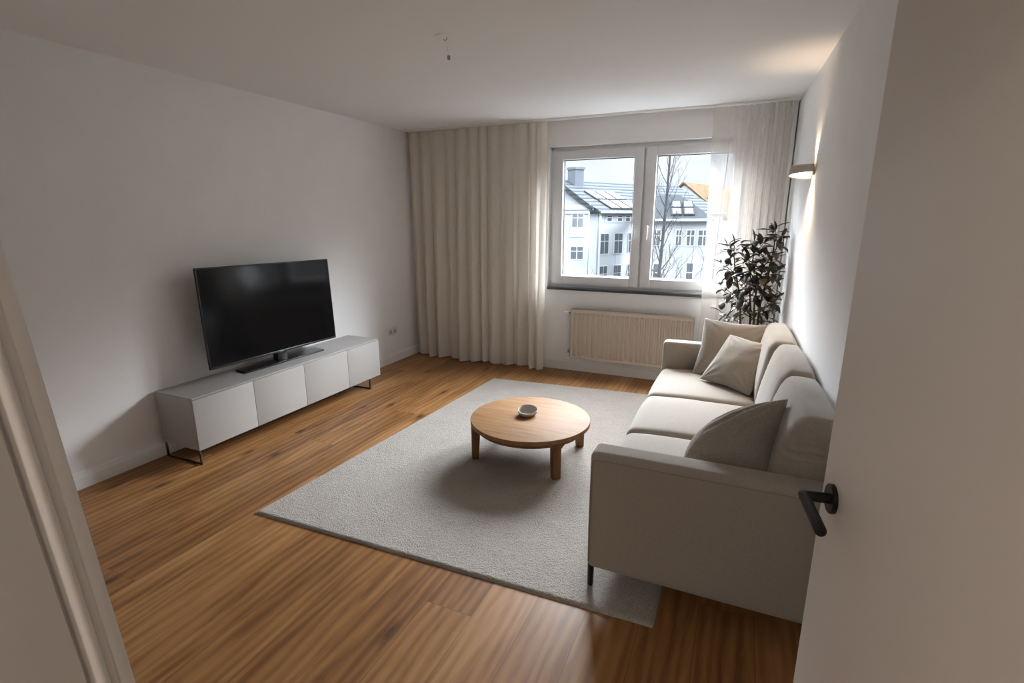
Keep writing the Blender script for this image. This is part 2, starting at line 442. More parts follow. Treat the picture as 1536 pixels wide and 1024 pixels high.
for s in (.05, .09, .113, .117, .120): pts.append(dl(hx+.008-s*cx, .047, hz-s*dz)); rr.append({.05: .0095, .09: .0095, .113: .0095, .117: .008, .120: .005}[s])
tube(b, pts, rr, 24); obj('lever', b, M['black'], hl)

# ------------------------------------------------------------------ window
win = thing('window_1', None, None, (0, 0, 0), kind='structure')
FY0, FY1 = 5.125, 5.20
FX0, FX1, FZ0, FZ1 = 1.668, 3.462, .873, 2.245
def ring(b, x0, x1, z0, z1, w, y0, y1, bev=.004, wl=None, wrr=None, wt=None, wb=None):
    wl = w if wl is None else wl; wrr = w if wrr is None else wrr; wt = w if wt is None else wt; wb = w if wb is None else wb
    box(b, x0, x0+wl, y0, y1, z0, z1, bev); box(b, x1-wrr, x1, y0, y1, z0, z1, bev)
    box(b, x0+wl-.001, x1-wrr+.001, y0, y1, z1-wt, z1, bev); box(b, x0+wl-.001, x1-wrr+.001, y0, y1, z0, z0+wb, bev)
b = tmp(); ring(b, FX0, FX1, FZ0, FZ1, .05, FY0, FY1); box(b, 2.555, 2.615, FY0+.01, FY1, FZ0+.02, FZ1-.02); box(b, WX0, FX0+.004, FY0+.01, FY1, WZ0, WZ1); box(b, FX1-.004, WX1, FY0+.01, FY1, WZ0, WZ1); box(b, WX0, WX1, FY0+.01, FY1, FZ1-.004, WZ1)
obj('window_frame', b, M['upvc'], win)
def sash(x0, x1, gx0, gx1, hx_, side):
    z0, z1, gz0, gz1 = .905, 2.222, .997, 2.142
    e = thing('window_sash', None, None); e.parent = win
    b = tmp(); ring(b, x0, x1, z0, z1, 0, FY0-.018, FY1-.02, .007, gx0-x0, x1-gx1, z1-gz1, gz0-z0)
    # slanted glazing bead
    ring(b, gx0-.012, gx1+.012, gz0-.012, gz1+.012, .016, FY0+.004, FY0+.035, .003)
    obj('sash_frame', b, M['upvc'], e)
    b = tmp(); ring(b, gx0-.002, gx1+.002, gz0-.002, gz1+.002, .011, FY0+.012, FY0+.034, 0); obj('gasket', b, M['gasket'], e, smooth=False)
    b = tmp(); box(b, gx0, gx1, FY0+.026, FY0+.030, gz0, gz1); obj('glass', b, M['glass'], e, smooth=False)
    b = tmp()
    box(b, hx_-.013, hx_+.013, FY0-.026, FY0-.018, 1.44, 1.51, .003)
    tube(b, [(hx_, FY0-.02, 1.495), (hx_, FY0-.055, 1.495)], .009, 14)
    tube(b, [(hx_, FY0-.055, 1.508), (hx_, FY0-.060, 1.49), (hx_, FY0-.062, 1.44), (hx_, FY0-.060, 1.385), (hx_, FY0-.057, 1.375)], [.007, .011, .010, .009, .005], 14)
    obj('window_handle', b, M['white'], e)
sash(1.70, 2.573, 1.780, 2.487, 2.515, 0)
sash(2.590, 3.437, 2.690, 3.352, 2.640, 1)
b = tmp(); box(b, WX0+.001, WX1-.001, L-.022, FY0+.012, WZ0+.001, WZ0+.024, .004); obj('window_sill', b, M['sill'], win)

# ------------------------------------------------------------------ curtain rail and curtains
RY = 4.925
b = tmp(); box(b, .05, wr(RY)-.045, RY-.014, RY+.014, H-.014, H-.0002, .002)
box(b, .05, wr(RY)-.045, RY-.006, RY+.006, H-.016, H-.0135)
tag(obj('curtain_rail', b, M['trim']), 'white curtain rail running along the ceiling above the window', 'curtain rail')

def drape(name, x_of, y_of, z_top, z_bot, nu, nv, mat):
    b = tmp(); rows = []
    for j in range(nv+1):
        t = j/nv
        row = []
        for i in range(nu+1):
            u = i/nu
            zb = z_bot+.010*math.sin(u*23+1.3)*t
            z = z_top+(zb-z_top)*t
            row.append(b.verts.new((x_of(u, t), y_of(u, t), z)))
        rows.append(row)
    for r0, r1 in zip(rows, rows[1:]):
        for i in range(nu): b.faces.new((r0[i], r0[i+1], r1[i+1], r1[i]))
    o = obj(name, b, mat, angle=180)
    return o

rnd = random.Random(5)
def folds(n, seed, jit=.35):
    r = random.Random(seed); c = [0.]
    for i in range(n): c.append(c[-1]+1+r.uniform(-jit, jit))
    return [x/c[-1] for x in c], [r.uniform(.65, 1.) for _ in range(n)]
def fold_y(u, kn, am):
    for i in range(len(am)):
        if u <= kn[i+1] or i == len(am)-1:
            s = (u-kn[i])/(kn[i+1]-kn[i]); w = math.sin(PI*s)
            return (-(w**.75 if w > 0 else 0)*am[i]), s, i
kn1, am1 = folds(12, 11, .45)
def yl(u, t):
    v, s, i = fold_y(u, kn1, am1)
    A = .040+.058*min(1, t*1.3)
    ys = .02*math.sin(u*9+t*1.2)*t
    return RY+.030+v*A+.010*math.sin(u*70+i)*t+ys
def xl(u, t):
    v, s, i = fold_y(u, kn1, am1)
    base = .060+u*1.605
    return base+.012*math.sin(2*PI*s)*(.3+.7*t)+.010*t*math.sin(i*2.1+u*6)
o = drape('curtain', xl, yl, H-.020, .016, 700, 16, M['curtain'])
tag(o, 'long cream curtain hanging floor to ceiling left of the window', 'curtain')
kn2, am2 = folds(10, 4, .35)
def warp(u): return u**.62          # sparse and flat at the left edge, tightly gathered on the right
def yr(u, t):
    v, s, i = fold_y(u, kn2, am2)
    g = min(1, .15+u*1.5)
    return RY+.022+v*(.034+.046*min(1, t*1.5))*g
def xr(u, t):
    v, s, i = fold_y(u, kn2, am2)
    return 3.160+.045*t+warp(u)*(3.765-3.160-.045*t)+.010*math.sin(2*PI*s)*(.3+.7*t)
o = drape('curtain', xr, yr, H-.020, .016, 600, 14, M['sheer'])
tag(o, 'sheer white curtain gathered right of the window behind the plant', 'curtain')

# ------------------------------------------------------------------ radiator
R0, R1, RZ0, RZ1, RF, RB = 1.945, 3.140, .155, .672, 4.955, 5.020
rad_ = thing('radiator', 'cream panel radiator with vertical ribs under the window', 'radiator', ((R0+R1)/2, 4.99, .155))
off = Vector((-(R0+R1)/2, -4.99, -.155))
def robj(n, b, m):
    bmesh.ops.translate(b, vec=off, verts=b.verts); return obj(n, b, m, rad_)
def rib_panel(yf, sgnp):
    b = tmp(); nf = 24; pitch = (R1-R0-.03)/nf
    xs = []
    for k in range(nf):
        x0 = R0+.015+k*pitch
        for f_, d in ((0, 0), (.20, 0), (.34, 1), (.80, 1), (.94, 0)): xs.append((x0+f_*pitch, d))
    xs = [(R0, 0)]+xs+[(R1, 0)]
    zs = [(RZ0, 0), (RZ0+.028, 0), (RZ0+.045, 1), (RZ1-.050, 1), (RZ1-.034, 0), (RZ1-.006, 0), (RZ1, -.3)]
    dep = .019
    g = [[b.verts.new((x, yf+sgnp*dep*dx*max(dz, 0)+sgnp*(.004 if dz < 0 else 0), z)) for x, dx in xs] for z, dz in zs]
    for a, c in zip(g, g[1:]):
        for i in range(len(xs)-1): b.faces.new((a[i], a[i+1], c[i+1], c[i]))
    return b
b = rib_panel(RF, 1)
# returns and back
box(b, R0-.0005, R0+.003, RF, RF+.0225, RZ0, RZ1); box(b, R1-.003, R1+.0005, RF, RF+.0225, RZ0, RZ1)
box(b, R0, R1, RF+.0195, RF+.0225, RZ0, RZ1)
robj('front_panel', b, M['radiator'])
b = tmp(); box(b, R0, R1, RB-.012, RB, RZ0, RZ1, .002)
robj('back_panel', b, M['radiator'])
b = tmp()
for k in range(60):
    x = R0+.02+k*(R1-R0-.04)/60
    box(b, x, x+.002, RF+.024, RB-.013, RZ0+.03, RZ1-.02)
robj('convector_fins', b, M['radiator'])
for x in (R0-.002, R1-.012):
    b = tmp(); box(b, x, x+.014, RF+.002, RB, RZ0+.004, RZ1+.004, .002); robj('side_cover', b, M['radiator'])
b = tmp()
for k in range(5):
    y = RF+.018+k*.0105
    box(b, R0+.03, R1-.03, y, y+.004, RZ1-.004, RZ1+.005)
for k in range(14):
    x = R0+.03+k*(R1-R0-.06)/13.2
    box(b, x, x+.006, RF+.016, RB-.003, RZ1-.002, RZ1+.006)
robj('top_grille', b, M['radiator'])
for x in (R0+.2, R1-.2):
    b = tmp(); box(b, x-.015, x+.015, RB-.002, L-.001, RZ0+.06, RZ1-.06); robj('wall_bracket', b, M['radiator'])
b = tmp(); tube(b, [(R0, 4.985, .628), (R0-.028, 4.985, .628)], .009, 12); robj('valve_body', b, M['brass'])
b = tmp(); tube(b, [(R0-.026, 4.985, .628), (R0-.030, 4.985, .628), (R0-.050, 4.985, .628), (R0-.072, 4.985, .628), (R0-.078, 4.985, .628)], [.012, .014, .019, .021, .014], 20); robj('thermostat_head', b, M['white'])
b = tmp(); tube(b, [(R0, 4.985, .222), (R0-.022, 4.985, .222)], .010, 12); tube(b, [(R0-.018, 4.985, .222), (R0-.018, 5.035, .222), (R0-.018, L-.002, .222)], .008, 12)
box(b, R0-.032, R0-.012, 4.972, 4.998, .208, .236, .003)
robj('return_valve', b, M['brass'])

# ------------------------------------------------------------------ TV cabinet
CX1, CY0, CY1, CZ0, CZ1 = .392, 1.975, 3.822, .103, .462
cab = thing('tv_cabinet', 'long low white sideboard along the left wall under the television', 'tv cabinet', (.2, 2.9, 0))
off2 = Vector((-.2, -2.9, 0))
def cobj(n, b, m, **k):
    bmesh.ops.translate(b, vec=off2, verts=b.verts); return obj(n, b, m, cab, **k)
b = tmp(); XF = CX1-.019
box(b, .021, XF-.002, CY0, CY0+.018, CZ0, CZ1-.0125, .001); box(b, .021, XF-.002, CY1-.018, CY1, CZ0, CZ1-.0125, .001)
box(b, .021, XF-.002, CY0+.018, CY1-.018, CZ0, CZ0+.016); box(b, .021, .027, CY0+.018, CY1-.018, CZ0+.016, CZ1-.012)
for yy in (2.427, 2.897, 3.392): box(b, .027, XF-.004, yy-.008, yy+.008, CZ0+.016, CZ1-.013)
cobj('body', b, M['cab'])
b = tmp(); box(b, .021, CX1, CY0-.001, CY1+.001, CZ1-.012, CZ1, .0015); cobj('top_panel', b, M['cab'])
ys = [CY0, 2.427, 2.897, 3.392, CY1]
for a, c in zip(ys, ys[1:]):
    b = tmp(); box(b, XF, CX1, a+(.0018 if a > CY0 else 0), c-(.0018 if c < CY1 else 0), CZ0, CZ1-.0145, .0012); cobj('door', b, M['cab'])
for y in (CY0+.008, 3.676):
    b = tmp(); r = .006
    for p in ((.035, CX1-.018),):
        box(b, p[0], p[0]+.012, y-r, y+r, 0, CZ0, .001); box(b, p[1], p[1]+.012, y-r, y+r, 0, CZ0, .001)
        box(b, p[0]+.012, p[1], y-r, y+r, 0, .010, .001)
    cobj('leg_frame', b, M['steel'])

# ------------------------------------------------------------------ television
TX, TYc, TZc, TW, TH = .190, 2.857, .893, 1.212, .700
tv = thing('television', 'large black flat screen television standing on the white sideboard', 'television', (TX-.01, TYc+.03, CZ1))
def tobj(n, b, m, rot=True, **k):
    if rot: bmesh.ops.transform(b, matrix=Matrix.Translation((TX, TYc, TZc)) @ Matrix.Rotation(rad(-3.0), 4, 'Y') @ Matrix.Rotation(rad(-1.0), 4, 'X'), verts=b.verts)
    bmesh.ops.translate(b, vec=-tv.location, verts=b.verts); return obj(n, b, m, tv, **k)
b = tmp(); ring2 = .009
box(b, -.008, .010, -TW/2, TW/2, -TH/2, -TH/2+.016, .003); box(b, -.008, .010, -TW/2, TW/2, TH/2-ring2, TH/2, .003)
box(b, -.008, .010, -TW/2, -TW/2+ring2, -TH/2, TH/2, .003); box(b, -.008, .010, TW/2-ring2, TW/2, -TH/2, TH/2, .003)
tobj('bezel', b, M['tv'])
b = tmp(); box(b, .000, .0075, -TW/2+.005, TW/2-.005, -TH/2+.012, TH/2-.005); tobj('screen', b, M['screen'], smooth=False)
b = tmp(); box(b, -.014, -.001, -TW/2+.004, TW/2-.004, -TH/2+.004, TH/2-.004, .003); box(b, -.05, -.012, -.38, .38, -.30, .12, .015); tobj('back_housing', b, M['tv'])
b = tmp(); box(b, .009, .0125, -.018, .018, -TH/2+.003, -TH/2+.010, .001); tobj('status_light', b, M['chrome'])
b = tmp()
prism(b, [(.100, 2.520), (.238, 2.497), (.258, 3.262), (.125, 3.285)], 'z', CZ1+.0004, CZ1+.012, .002)
tobj('stand_base', b, M['tv'], rot=False)
b = tmp(); prism(b, [(.135, 2.835), (.200, 2.828), (.205, 2.918), (.140, 2.925)], 'z', CZ1+.010, CZ1+.10, .004); tobj('stand_neck', b, M['tv'], rot=False)

# ------------------------------------------------------------------ wall socket
so = thing('wall_socket', 'white double wall socket on the left wall above the baseboard', 'wall socket', (0, 4.548, .352))
b = tmp(); box(b, 0, .009, -.078, .078, -.038, .038, .003); obj('cover_plate', b, M['white'], so)
for s in (-1, 1):
    b = tmp(); t = tmp()
    lathe(t, [(.0215, .0125), (.0215, .009), (.0195, .0086), (.0185, .0086), (0, .0086)], 28)
    merge(b, t, Matrix.Rotation(rad(90), 4, 'Y'))
    ob = obj('outlet', b, M['ceramic'], so, loc=(0.0012, s*.036, 0))

# ------------------------------------------------------------------ ceiling hook and loose wire
ch = thing('ceiling_outlet', 'bare ceiling lamp outlet with loose wires hanging down', 'ceiling outlet', (1.963, 2.568, H))
b = tmp(); lathe(b, [(.0, -.006), (.030, -.006), (.040, -.003), (.042, -.0003), (.0, -.0003)], 36); obj('cover_cap', b, M['ceil'], ch)
b = tmp(); tube(b, [(.02, .0, -.004), (.02, 0, -.012), (.016, 0, -.020), (.006, 0, -.022), (.0, 0, -.014)], .0016, 8); obj('hook', b, M['chrome'], ch)
b = tmp(); tube(b, [(.02, .0, -.004), (.024, 0, -.018), (.020, -.002, -.045), (.027, -.004, -.07), (.030, -.004, -.098)], .0010, 6)
tube(b, [(.024, .004, -.004), (.028, .004, -.03), (.036, .002, -.06), (.033, -.002, -.098)], .0009, 6); obj('wire', b, M['white'], ch)
b = tmp(); box(b, .024, .039, -.010, .002, -.118, -.097, .003); obj('wire_connector', b, M['chrome'], ch)

# ------------------------------------------------------------------ wall lamp
LY, LZ = 3.80, 1.862
LXw = wr(LY)
wl = thing('wall_lamp', 'small white wall lamp glowing warm high on the right wall', 'wall lamp', (LXw, LY, LZ))
b = tmp()
# half-oval shell: plan view half ellipse sticking out of the wall, open underneath
def shell(b, r_out, r_y, z0, z1, tilt, inner=False):
    n = 28; tops = []; 
    rows = []
    prof = [(0.0, z0), (0.02, z0+.01), (.10, z1-.012), (.17, z1-.004), (.30, z1)]
    for q, (ins, z) in enumerate(prof):
        row = []
        for k in range(n+1):
            a = PI*k/n-PI/2
            x = -math.cos(a)*r_out*(1-ins*.45); y = math.sin(a)*r_y*(1-ins*.3)
            zz = z+((-y)*tilt if q == 0 else (-y)*tilt*.6 if q == 1 else 0)
            row.append(b.verts.new((x-.0005, y, zz)))
        rows.append(row)
    for a_, c_ in zip(rows, rows[1:]):
        for k in range(n): b.faces.new((a_[k], a_[k+1], c_[k+1], c_[k]))
    return rows
rows = shell(b, .128, .060, -.032, .030, .30)
# top cover with a slot next to the wall
n = len(rows[-1]); inner = [b.verts.new((v.co.x*.35-.0005, v.co.y*.9, v.co.z)) for v in rows[-1]]
for k in range(n-1): b.faces.new((rows[-1][k], rows[-1][k+1], inner[k+1], inner[k]))
md = obj('lamp_shell', b, M['lampbody'], wl)
sol = md.modifiers.new('Solidify', 'SOLIDIFY'); sol.thickness = .003; sol.offset = 1
b = tmp(); n = 28; vs = []
for k in range(n+1):
    a = PI*k/n-PI/2; x = -math.cos(a)*.121; y = math.sin(a)*.054
    vs.append(b.verts.new((x-.003, y, -.027-y*.30)))
b.faces.new(vs); ext = bmesh.ops.extrude_face_region(b, geom=b.faces[:]); 
for v in [e for e in ext['geom'] if isinstance(e, bmesh.types.BMVert)]: v.co.z += .003
obj('diffuser', b, M['lampglow'], wl, smooth=False)
b = tmp(); box(b, -.006, -.0003, -.058, .058, -.030, .026, .002); obj('wall_plate', b, M['lampbody'], wl)

# ------------------------------------------------------------------ rug
def rug():
    c = [Vector((1.187, 1.715, 0)), Vector((3.315, 1.775, 0)), Vector((3.29, 4.60, 0)), Vector((1.313, 4.431, 0))]
    b = tmp(); nx, ny = 300, 380; g = []
    for j in range(ny+1):
        v = j/ny; row = []
        for i in range(nx+1):
            u = i/nx
            p = (c[0]*(1-u)+c[1]*u)*(1-v)+(c[3]*(1-u)+c[2]*u)*v
            e = min(u, 1-u)*2.1; e2 = min(v, 1-v)*2.8; ee = min(e, e2)
            hgt = .011*min(1, (ee/.012)) if ee < .012 else .011
            k = noise.noise(Vector((p.x*55, p.y*55, 0)))*.0017+noise.noise(Vector((p.x*17, p.y*17, 4)))*.0009
            w = noise.noise(Vector((p.x*6, p.y*6, 8)))*.004 if ee < .002 else 0
            row.append(b.verts.new((p.x+w+k, p.y+w, .0012+hgt+(k if hgt > .009 else 0))))
        g.append(row)
    for a, d in zip(g, g[1:]):
        for i in range(nx): b.faces.new((a[i], a[i+1], d[i+1], d[i]))
    # skirt and underside
    loop = g[0]+[r[-1] for r in g[1:]]+g[-1][-2::-1]+[r[0] for r in g[-2:0:-1]]
    low = [b.verts.new((v.co.x, v.co.y, .0006)) for v in loop]
    for i in range(len(loop)): b.faces.new((loop[i], loop[(i+1) % len(loop)], low[(i+1) % len(loop)], low[i]))
    b.faces.new(low)
    return b
o = obj('rug', rug(), M['rug'], angle=180)
tag(o, 'large pale grey short pile rug under the coffee table', 'rug')

# ------------------------------------------------------------------ coffee table
TC = Vector((2.300, 2.985, .0145)); TR = .399; TT = .280-.0145
ct = thing('coffee_table', 'low round oak coffee table standing on the pale rug', 'coffee table', TC)
b = tmp(); lathe(b, [(0, TT-.030), (TR-.006, TT-.030), (TR-.001, TT-.027), (TR, TT-.022), (TR, TT-.004), (TR-.0015, TT-.001), (TR-.005, TT), (0, TT)], 128)
obj('tabletop', b, M['table'], ct, angle=30)
b = tmp(); t = []
lathe(b, [(TR-.060, TT-.062), (TR-.038, TT-.062), (TR-.036, TT-.0302), (TR-.062, TT-.0302), (TR-.060, TT-.062)], 96)
obj('apron', b, M['tableleg'], ct, angle=30)
for deg in (-43, 43, 137, 214):
    b = tmp()
    # leg in local radial frame: x outwards
    zt = TT-.0303
    pf = [(TR-.062, zt), (TR-.003, zt), (TR-.004, 0.0), (TR-.046, 0.0)]
    prism(b, pf, 'y', -.026, .026, .004)
    # corner gussets flaring the leg into the apron
    prism(b, [(-.062, zt), (.062, zt), (.027, zt-.036), (-.027, zt-.036)], 'x', TR-.050, TR-.006, .002)
    bmesh.ops.transform(b, matrix=Matrix.Rotation(rad(deg), 4, 'Z'), verts=b.verts)
    obj('leg', b, M['tableleg'], ct, angle=30)

# ------------------------------------------------------------------ bowl on the table
BC = Vector((2.272, 3.010, .2802))
b = tmp()
def bowl_fn(r, z, a):
    # rim rises towards the far side and is squared off on the right
    d = math.cos(a-rad(112))
    if z > .015: z = z+.015*max(0, d)**.7*(z-.015)/.022-(.007*max(0, -d))*(z-.015)/.022
    sq = 1-.13*max(0, math.cos(a-rad(-24)))**3
    return r*sq, z
prof = [(0, 0), (.038, 0), (.052, .004), (.062, .013), (.067, .024), (.067, .035), (.065, .0365), (.0625, .035), (.061, .024), (.056, .014), (.044, .008), (0, .006)]
lathe(b, prof, 64, fn=bowl_fn)
o = obj('bowl', b, M['ceramic'], loc=BC, angle=60)
tag(o, 'small grey stone bowl with uneven rim on the round coffee table', 'bowl')

# ------------------------------------------------------------------ cushions
def cushion_bm(w, d, h, rnd=.05, puff=(0, 0, 0), n=26, seed=0, wr_amp=.0, wr_scale=6., wr_fn=None):
    """soft box centred on origin: w (x), d (y), h (z)"""
    t = tmp(); bmesh.ops.create_cube(t, size=2)
    bmesh.ops.subdivide_edges(t, edges=t.edges[:], cuts=n, use_grid_fill=True)
    hx, hy, hz_ = w/2, d/2, h/2
    for v in t.verts:
        u = v.co.copy()
        def ed(x):  # push samples towards the edges so the rounding is smooth
            return math.sin(x*PI/2)*.55+x*.45
        p = Vector((ed(u.x)*hx, ed(u.y)*hy, ed(u.z)*hz_))
        q = Vector((max(-hx+rnd, min(hx-rnd, p.x)), max(-hy+rnd, min(hy-rnd, p.y)), max(-hz_+rnd, min(hz_-rnd, p.z))))
        dlt = p-q
        if dlt.length > 1e-9:
            m_ = max(abs(dlt.x), abs(dlt.y), abs(dlt.z)); dlt = dlt.normalized()*m_
        r = q+dlt
        fx, fy, fz = [1-min(1, abs(c)/hh)**2 for c, hh in ((r.x, hx), (r.y, hy), (r.z, hz_))]
        nrm = dlt.normalized() if dlt.length > 1e-9 else Vector((0, 0, 0))
        r.z += puff[2]*fx**.7*fy**.7*(r.z/hz_)
        r.x += puff[0]*fy**.7*fz**.7*(r.x/hx)
        r.y += puff[1]*fx**.7*fz**.7*(r.y/hy)
        if wr_amp:
            k = noise.noise(Vector((r.x*wr_scale+seed*7, r.y*wr_scale, r.z*wr_scale)))
            r += nrm*k*wr_amp
        if wr_fn: r += nrm*wr_fn(r)
        v.co = r
    return t

def pillow_bm(s, th, seed=0, wamp=.004, n=44):
    b = tmp(); top = []; bot = []
    r = random.Random(seed)
    h = s/2
    for j in range(n+1):
        rt, rb = [], []
        for i in range(n+1):
            u = math.sin((i/n*2-1)*PI/2); v = math.sin((j/n*2-1)*PI/2)
            u = u*.6+(i/n*2-1)*.4; v = v*.6+(j/n*2-1)*.4
            x = h*u*(1-.085*(1-abs(v))**1.0*(1 if abs(u) > 0 else 0)*abs(u)**2*1.0)
            z = h*v*(1-.085*(1-abs(u))**1.0*abs(v)**2)
            f = ((1-u*u)*(1-v*v))
            y = th/2*f**.48
            k = noise.noise(Vector((x*9+seed*5, z*9, 1)))*wamp*2*f
            # wrinkles that run out from the corners
            cr = 0
            for cu, cv in ((1, 1), (-1, 1), (1, -1), (-1, -1)):
                du, dv = cu-u, cv-v; dd = math.hypot(du, dv)+1e-6; aa = math.atan2(dv, du)
                cr += math.sin(aa*15+seed+cu*2)*math.exp(-((dd-.40)/.34)**2)
            cr *= wamp*f**.3
            y2 = y+k+cr
            y3 = y+noise.noise(Vector((x*9+seed*5, z*9, 7)))*wamp*2*f+cr*.7
            edge_ = i in (0, n) or j in (0, n)
            a = b.verts.new((x, -y2 if not edge_ else 0, z)); rt.append(a)
            rb.append(a if edge_ else b.verts.new((x, y3, z)))
        top.append(rt); bot.append(rb)
    for g in (top, bot):
        for a, c in zip(g, g[1:]):
            for i in range(n):
                f = (a[i], a[i+1], c[i+1], c[i])
                if len(set(f)) == 4:
                    try: b.faces.new(f)
                    except ValueError: pass
    return b

# ------------------------------------------------------------------ sofa
sofa = thing('sofa', 'long beige fabric three seat sofa along the right wall', 'sofa', (3.42, 3.0, 0))
so_off = -Vector(sofa.location)
def sobj(n, b, m, **k):
    bmesh.ops.translate(b, vec=so_off, verts=b.verts); return obj(n, b, m, sofa, **k)
AZ0, AZ1 = .108, .645
def arm(y0, y1, x0, x1, name):
    b = tmp(); t = cushion_bm(x1-x0, y1-y0, AZ1-AZ0, rnd=.026, puff=(.004, .004, .004), n=30)
    merge(b, t, Matrix.Translation(((x0+x1)/2, (y0+y1)/2, (AZ0+AZ1)/2)))
    return sobj(name, b, M['sofa'], angle=180)
SX0 = 3.002
arm(1.883, 2.008, SX0+.006, wr(1.9)-.018, 'armrest')
arm(3.995, 4.120, SX0-.004, wr(4.1)-.008, 'armrest')
for (ya, x0, x1) in ((1.8835, SX0+.012, wr(1.9)-.03), (4.1195, SX0, wr(4.1)-.02)):
    b = tmp(); r = .0022; zt = AZ1-.028
    tube(b, [(x0+.002, ya, AZ0+.03), (x0+.002, ya, zt-.035), (x0+.008, ya, zt-.01), (x0+.03, ya, zt), ((x0+x1)/2, ya-.002*(1 if ya < 3 else -1), zt), (x1, ya, zt)], r, 8)
    sobj('piping', b, M['piping'])
b = tmp(); box(b, SX0+.035, wr(4)-.01, 2.006, 3.997, AZ0, .285, .012, 3); sobj('base', b, M['sofa'])
b = tmp(); box(b, wr(4)-.085, wr(4)-.006, 2.006, 3.997, .28, .80, .02, 3); sobj('back_frame', b, M['sofa'])
sy = [2.006, 2.650, 3.300, 3.996]
for i in range(3):
    y0, y1 = sy[i], sy[i+1]; b = tmp()
    t = cushion_bm(.700, y1-y0-.002, .175, rnd=.050, puff=(.012, .004, .018), n=28, seed=i, wr_amp=.004, wr_scale=4.)
    for v in t.verts:   # crown slumps a little toward the front edge
        if v.co.z > 0: v.co.z -= .010*max(0, -v.co.x/.35)**2
    merge(b, t, Matrix.Translation((SX0+.350, (y0+y1)/2, .365)))
    sobj('seat_cushion', b, M['sofa'], angle=180)
by = [(2.012, 2.655, .862), (2.650, 3.305, .866), (3.300, 3.990, .868)]
for i, (y0, y1, zt) in enumerate(by):
    b = tmp()
    def wf(r, i=i):
        # pull creases running across the upper front of the cushion
        a = {0: .013, 1: .002, 2: .0015}[i]
        n1_ = noise.noise(Vector((r.y*3.1+i*3, r.z*5, 2.)))
        s = (r.z+.25*r.y*r.y)*95+n1_*5
        m_ = max(0, 1-abs(r.z-.10)/.13)
        return a*(abs(math.sin(s))**.6-.6)*m_*max(0, .45+noise.noise(Vector((r.y*6+i, 3, r.z*9)))*1.1)
    hh = zt-.430; xb = wr((y0+y1)/2)-.012; th0 = xb-3.650
    t = cushion_bm(th0, y1-y0, hh, rnd=.050, puff=(.020, .004, .012), n=44, seed=10+i, wr_amp=.008, wr_scale=4.5, wr_fn=wf)
    for v in t.verts:
        k = (v.co.z+hh/2)/hh; fr_ = max(0, min(1, .5-v.co.x/th0))   # 1 at the front face
        v.co.x += ((.050 if i == 2 else .085)*max(0, k)**1.4)*fr_                         # front leans back towards the top
        v.co.z -= .012*abs(v.co.y/((y1-y0)/2))**3*(1 if v.co.z > 0 else 0)
        v.co.x += .036*(-v.co.y)*(1-fr_)
        v.co.x = min(v.co.x, wr(v.co.y+(y0+y1)/2)-.006-(xb-th0/2))
    merge(b, t, Matrix.Translation((xb-th0/2, (y0+y1)/2, .430+hh/2)))
    sobj('back_cushion', b, M['sofa'], angle=180)
for x, y, z0 in ((SX0+.022, 1.903, .0148), (SX0+.02, 4.10, .0148), (3.74, 2.075, 0), (3.74, 4.05, 0)):
    b = tmp(); tube(b, [(x, y, z0), (x, y, z0+.004), (x, y, AZ0+.012)], [.0115, .013, .014], 18); sobj('leg', b, M['black'])

# ------------------------------------------------------------------ throw pillows
def pillow(ctr, right, up, s, th, seed, label, wamp=.004, grp='beige throw pillows on the sofa'):
    b = pillow_bm(s, th, seed, wamp)
    r = Vector(right).normalized(); u = Vector(up).normalized(); u = (u-r*r.dot(u)).normalized(); f = u.cross(r) * -1
    f = r.cross(u) * -1   # local +y
    mt = Matrix(((r.x, f.x, u.x), (r.y, f.y, u.y), (r.z, f.z, u.z))).to_4x4()
    o = obj('throw_pillow', b, M['pillow'], angle=180)
    o.matrix_world = Matrix.Translation(ctr) @ mt
    tag(o, label, 'pillow', grp)
    return o
pillow((3.485, 3.905, .640), (.98, -.17, -.01), (.14, .50, .85), .46, .15, 1, 'beige throw pillow leaning on the far armrest behind the other')
pillow((3.545, 3.655, .620), (.80, -.60, -.02), (.39, .56, .74), .395, .14, 2, 'smaller square throw pillow in front, nearest the far armrest pillow')


def slumped_pillow(T, Lc, Nc, Q, th, seed, label):
    """soft pillow whose four corners have sagged to T (top), Lc, Nc and Q"""
    T, Lc, Nc, Q = map(Vector, (T, Lc, Nc, Q))
    ctr = (T+Lc+Nc+Q)/4
    nrm = ((Lc-T).cross(Nc-T)+(Nc-Q).cross(Lc-Q)).normalized()
    if nrm.dot(Vector((3.5, 0, 1.57))-ctr) < 0: nrm = -nrm
    b = pillow_bm(2., 2., seed, .004, 84)      # unit pillow: x, z in -1..1, y = thickness/2
    for v in b.verts:
        u, w, y = v.co.x*.5+.5, v.co.z*.5+.5, v.co.y
        p = (T*(1-u)+Nc*u)*w+(Lc*(1-u)+Q*u)*(1-w)
        cr_ = 0
        dd = math.hypot(u, 1-w); aa = math.atan2(1-w, u+1e-6)
        cr_ += .0085*(abs(math.sin(aa*11+1.5*noise.noise(p*8)))**.7-.6)*math.exp(-((dd-.45)/.28)**2)
        dd2 = (p-ctr).length
        cr_ += .009*(abs(math.sin((u*.6+w)*19+3*noise.noise(p*9)))**.6-.6)*math.exp(-((u-.55)/.28)**2)*max(0, w-.2)
        p = p+Vector((-.42, .25, .87))*.036*math.sin(PI*w)*(1-u)**1.3
        v.co = p-ctr-nrm*(y*th/2*(1.25 if y < 0 else .55))+(nrm*cr_ if y < 0 else Vector((0, 0, 0)))
        v.co.z = max(v.co.z, .472-ctr.z)
    o = obj('throw_pillow', b, M['pillow'], loc=ctr, angle=180)
    tag(o, label, 'pillow', 'beige throw pillows on the sofa')

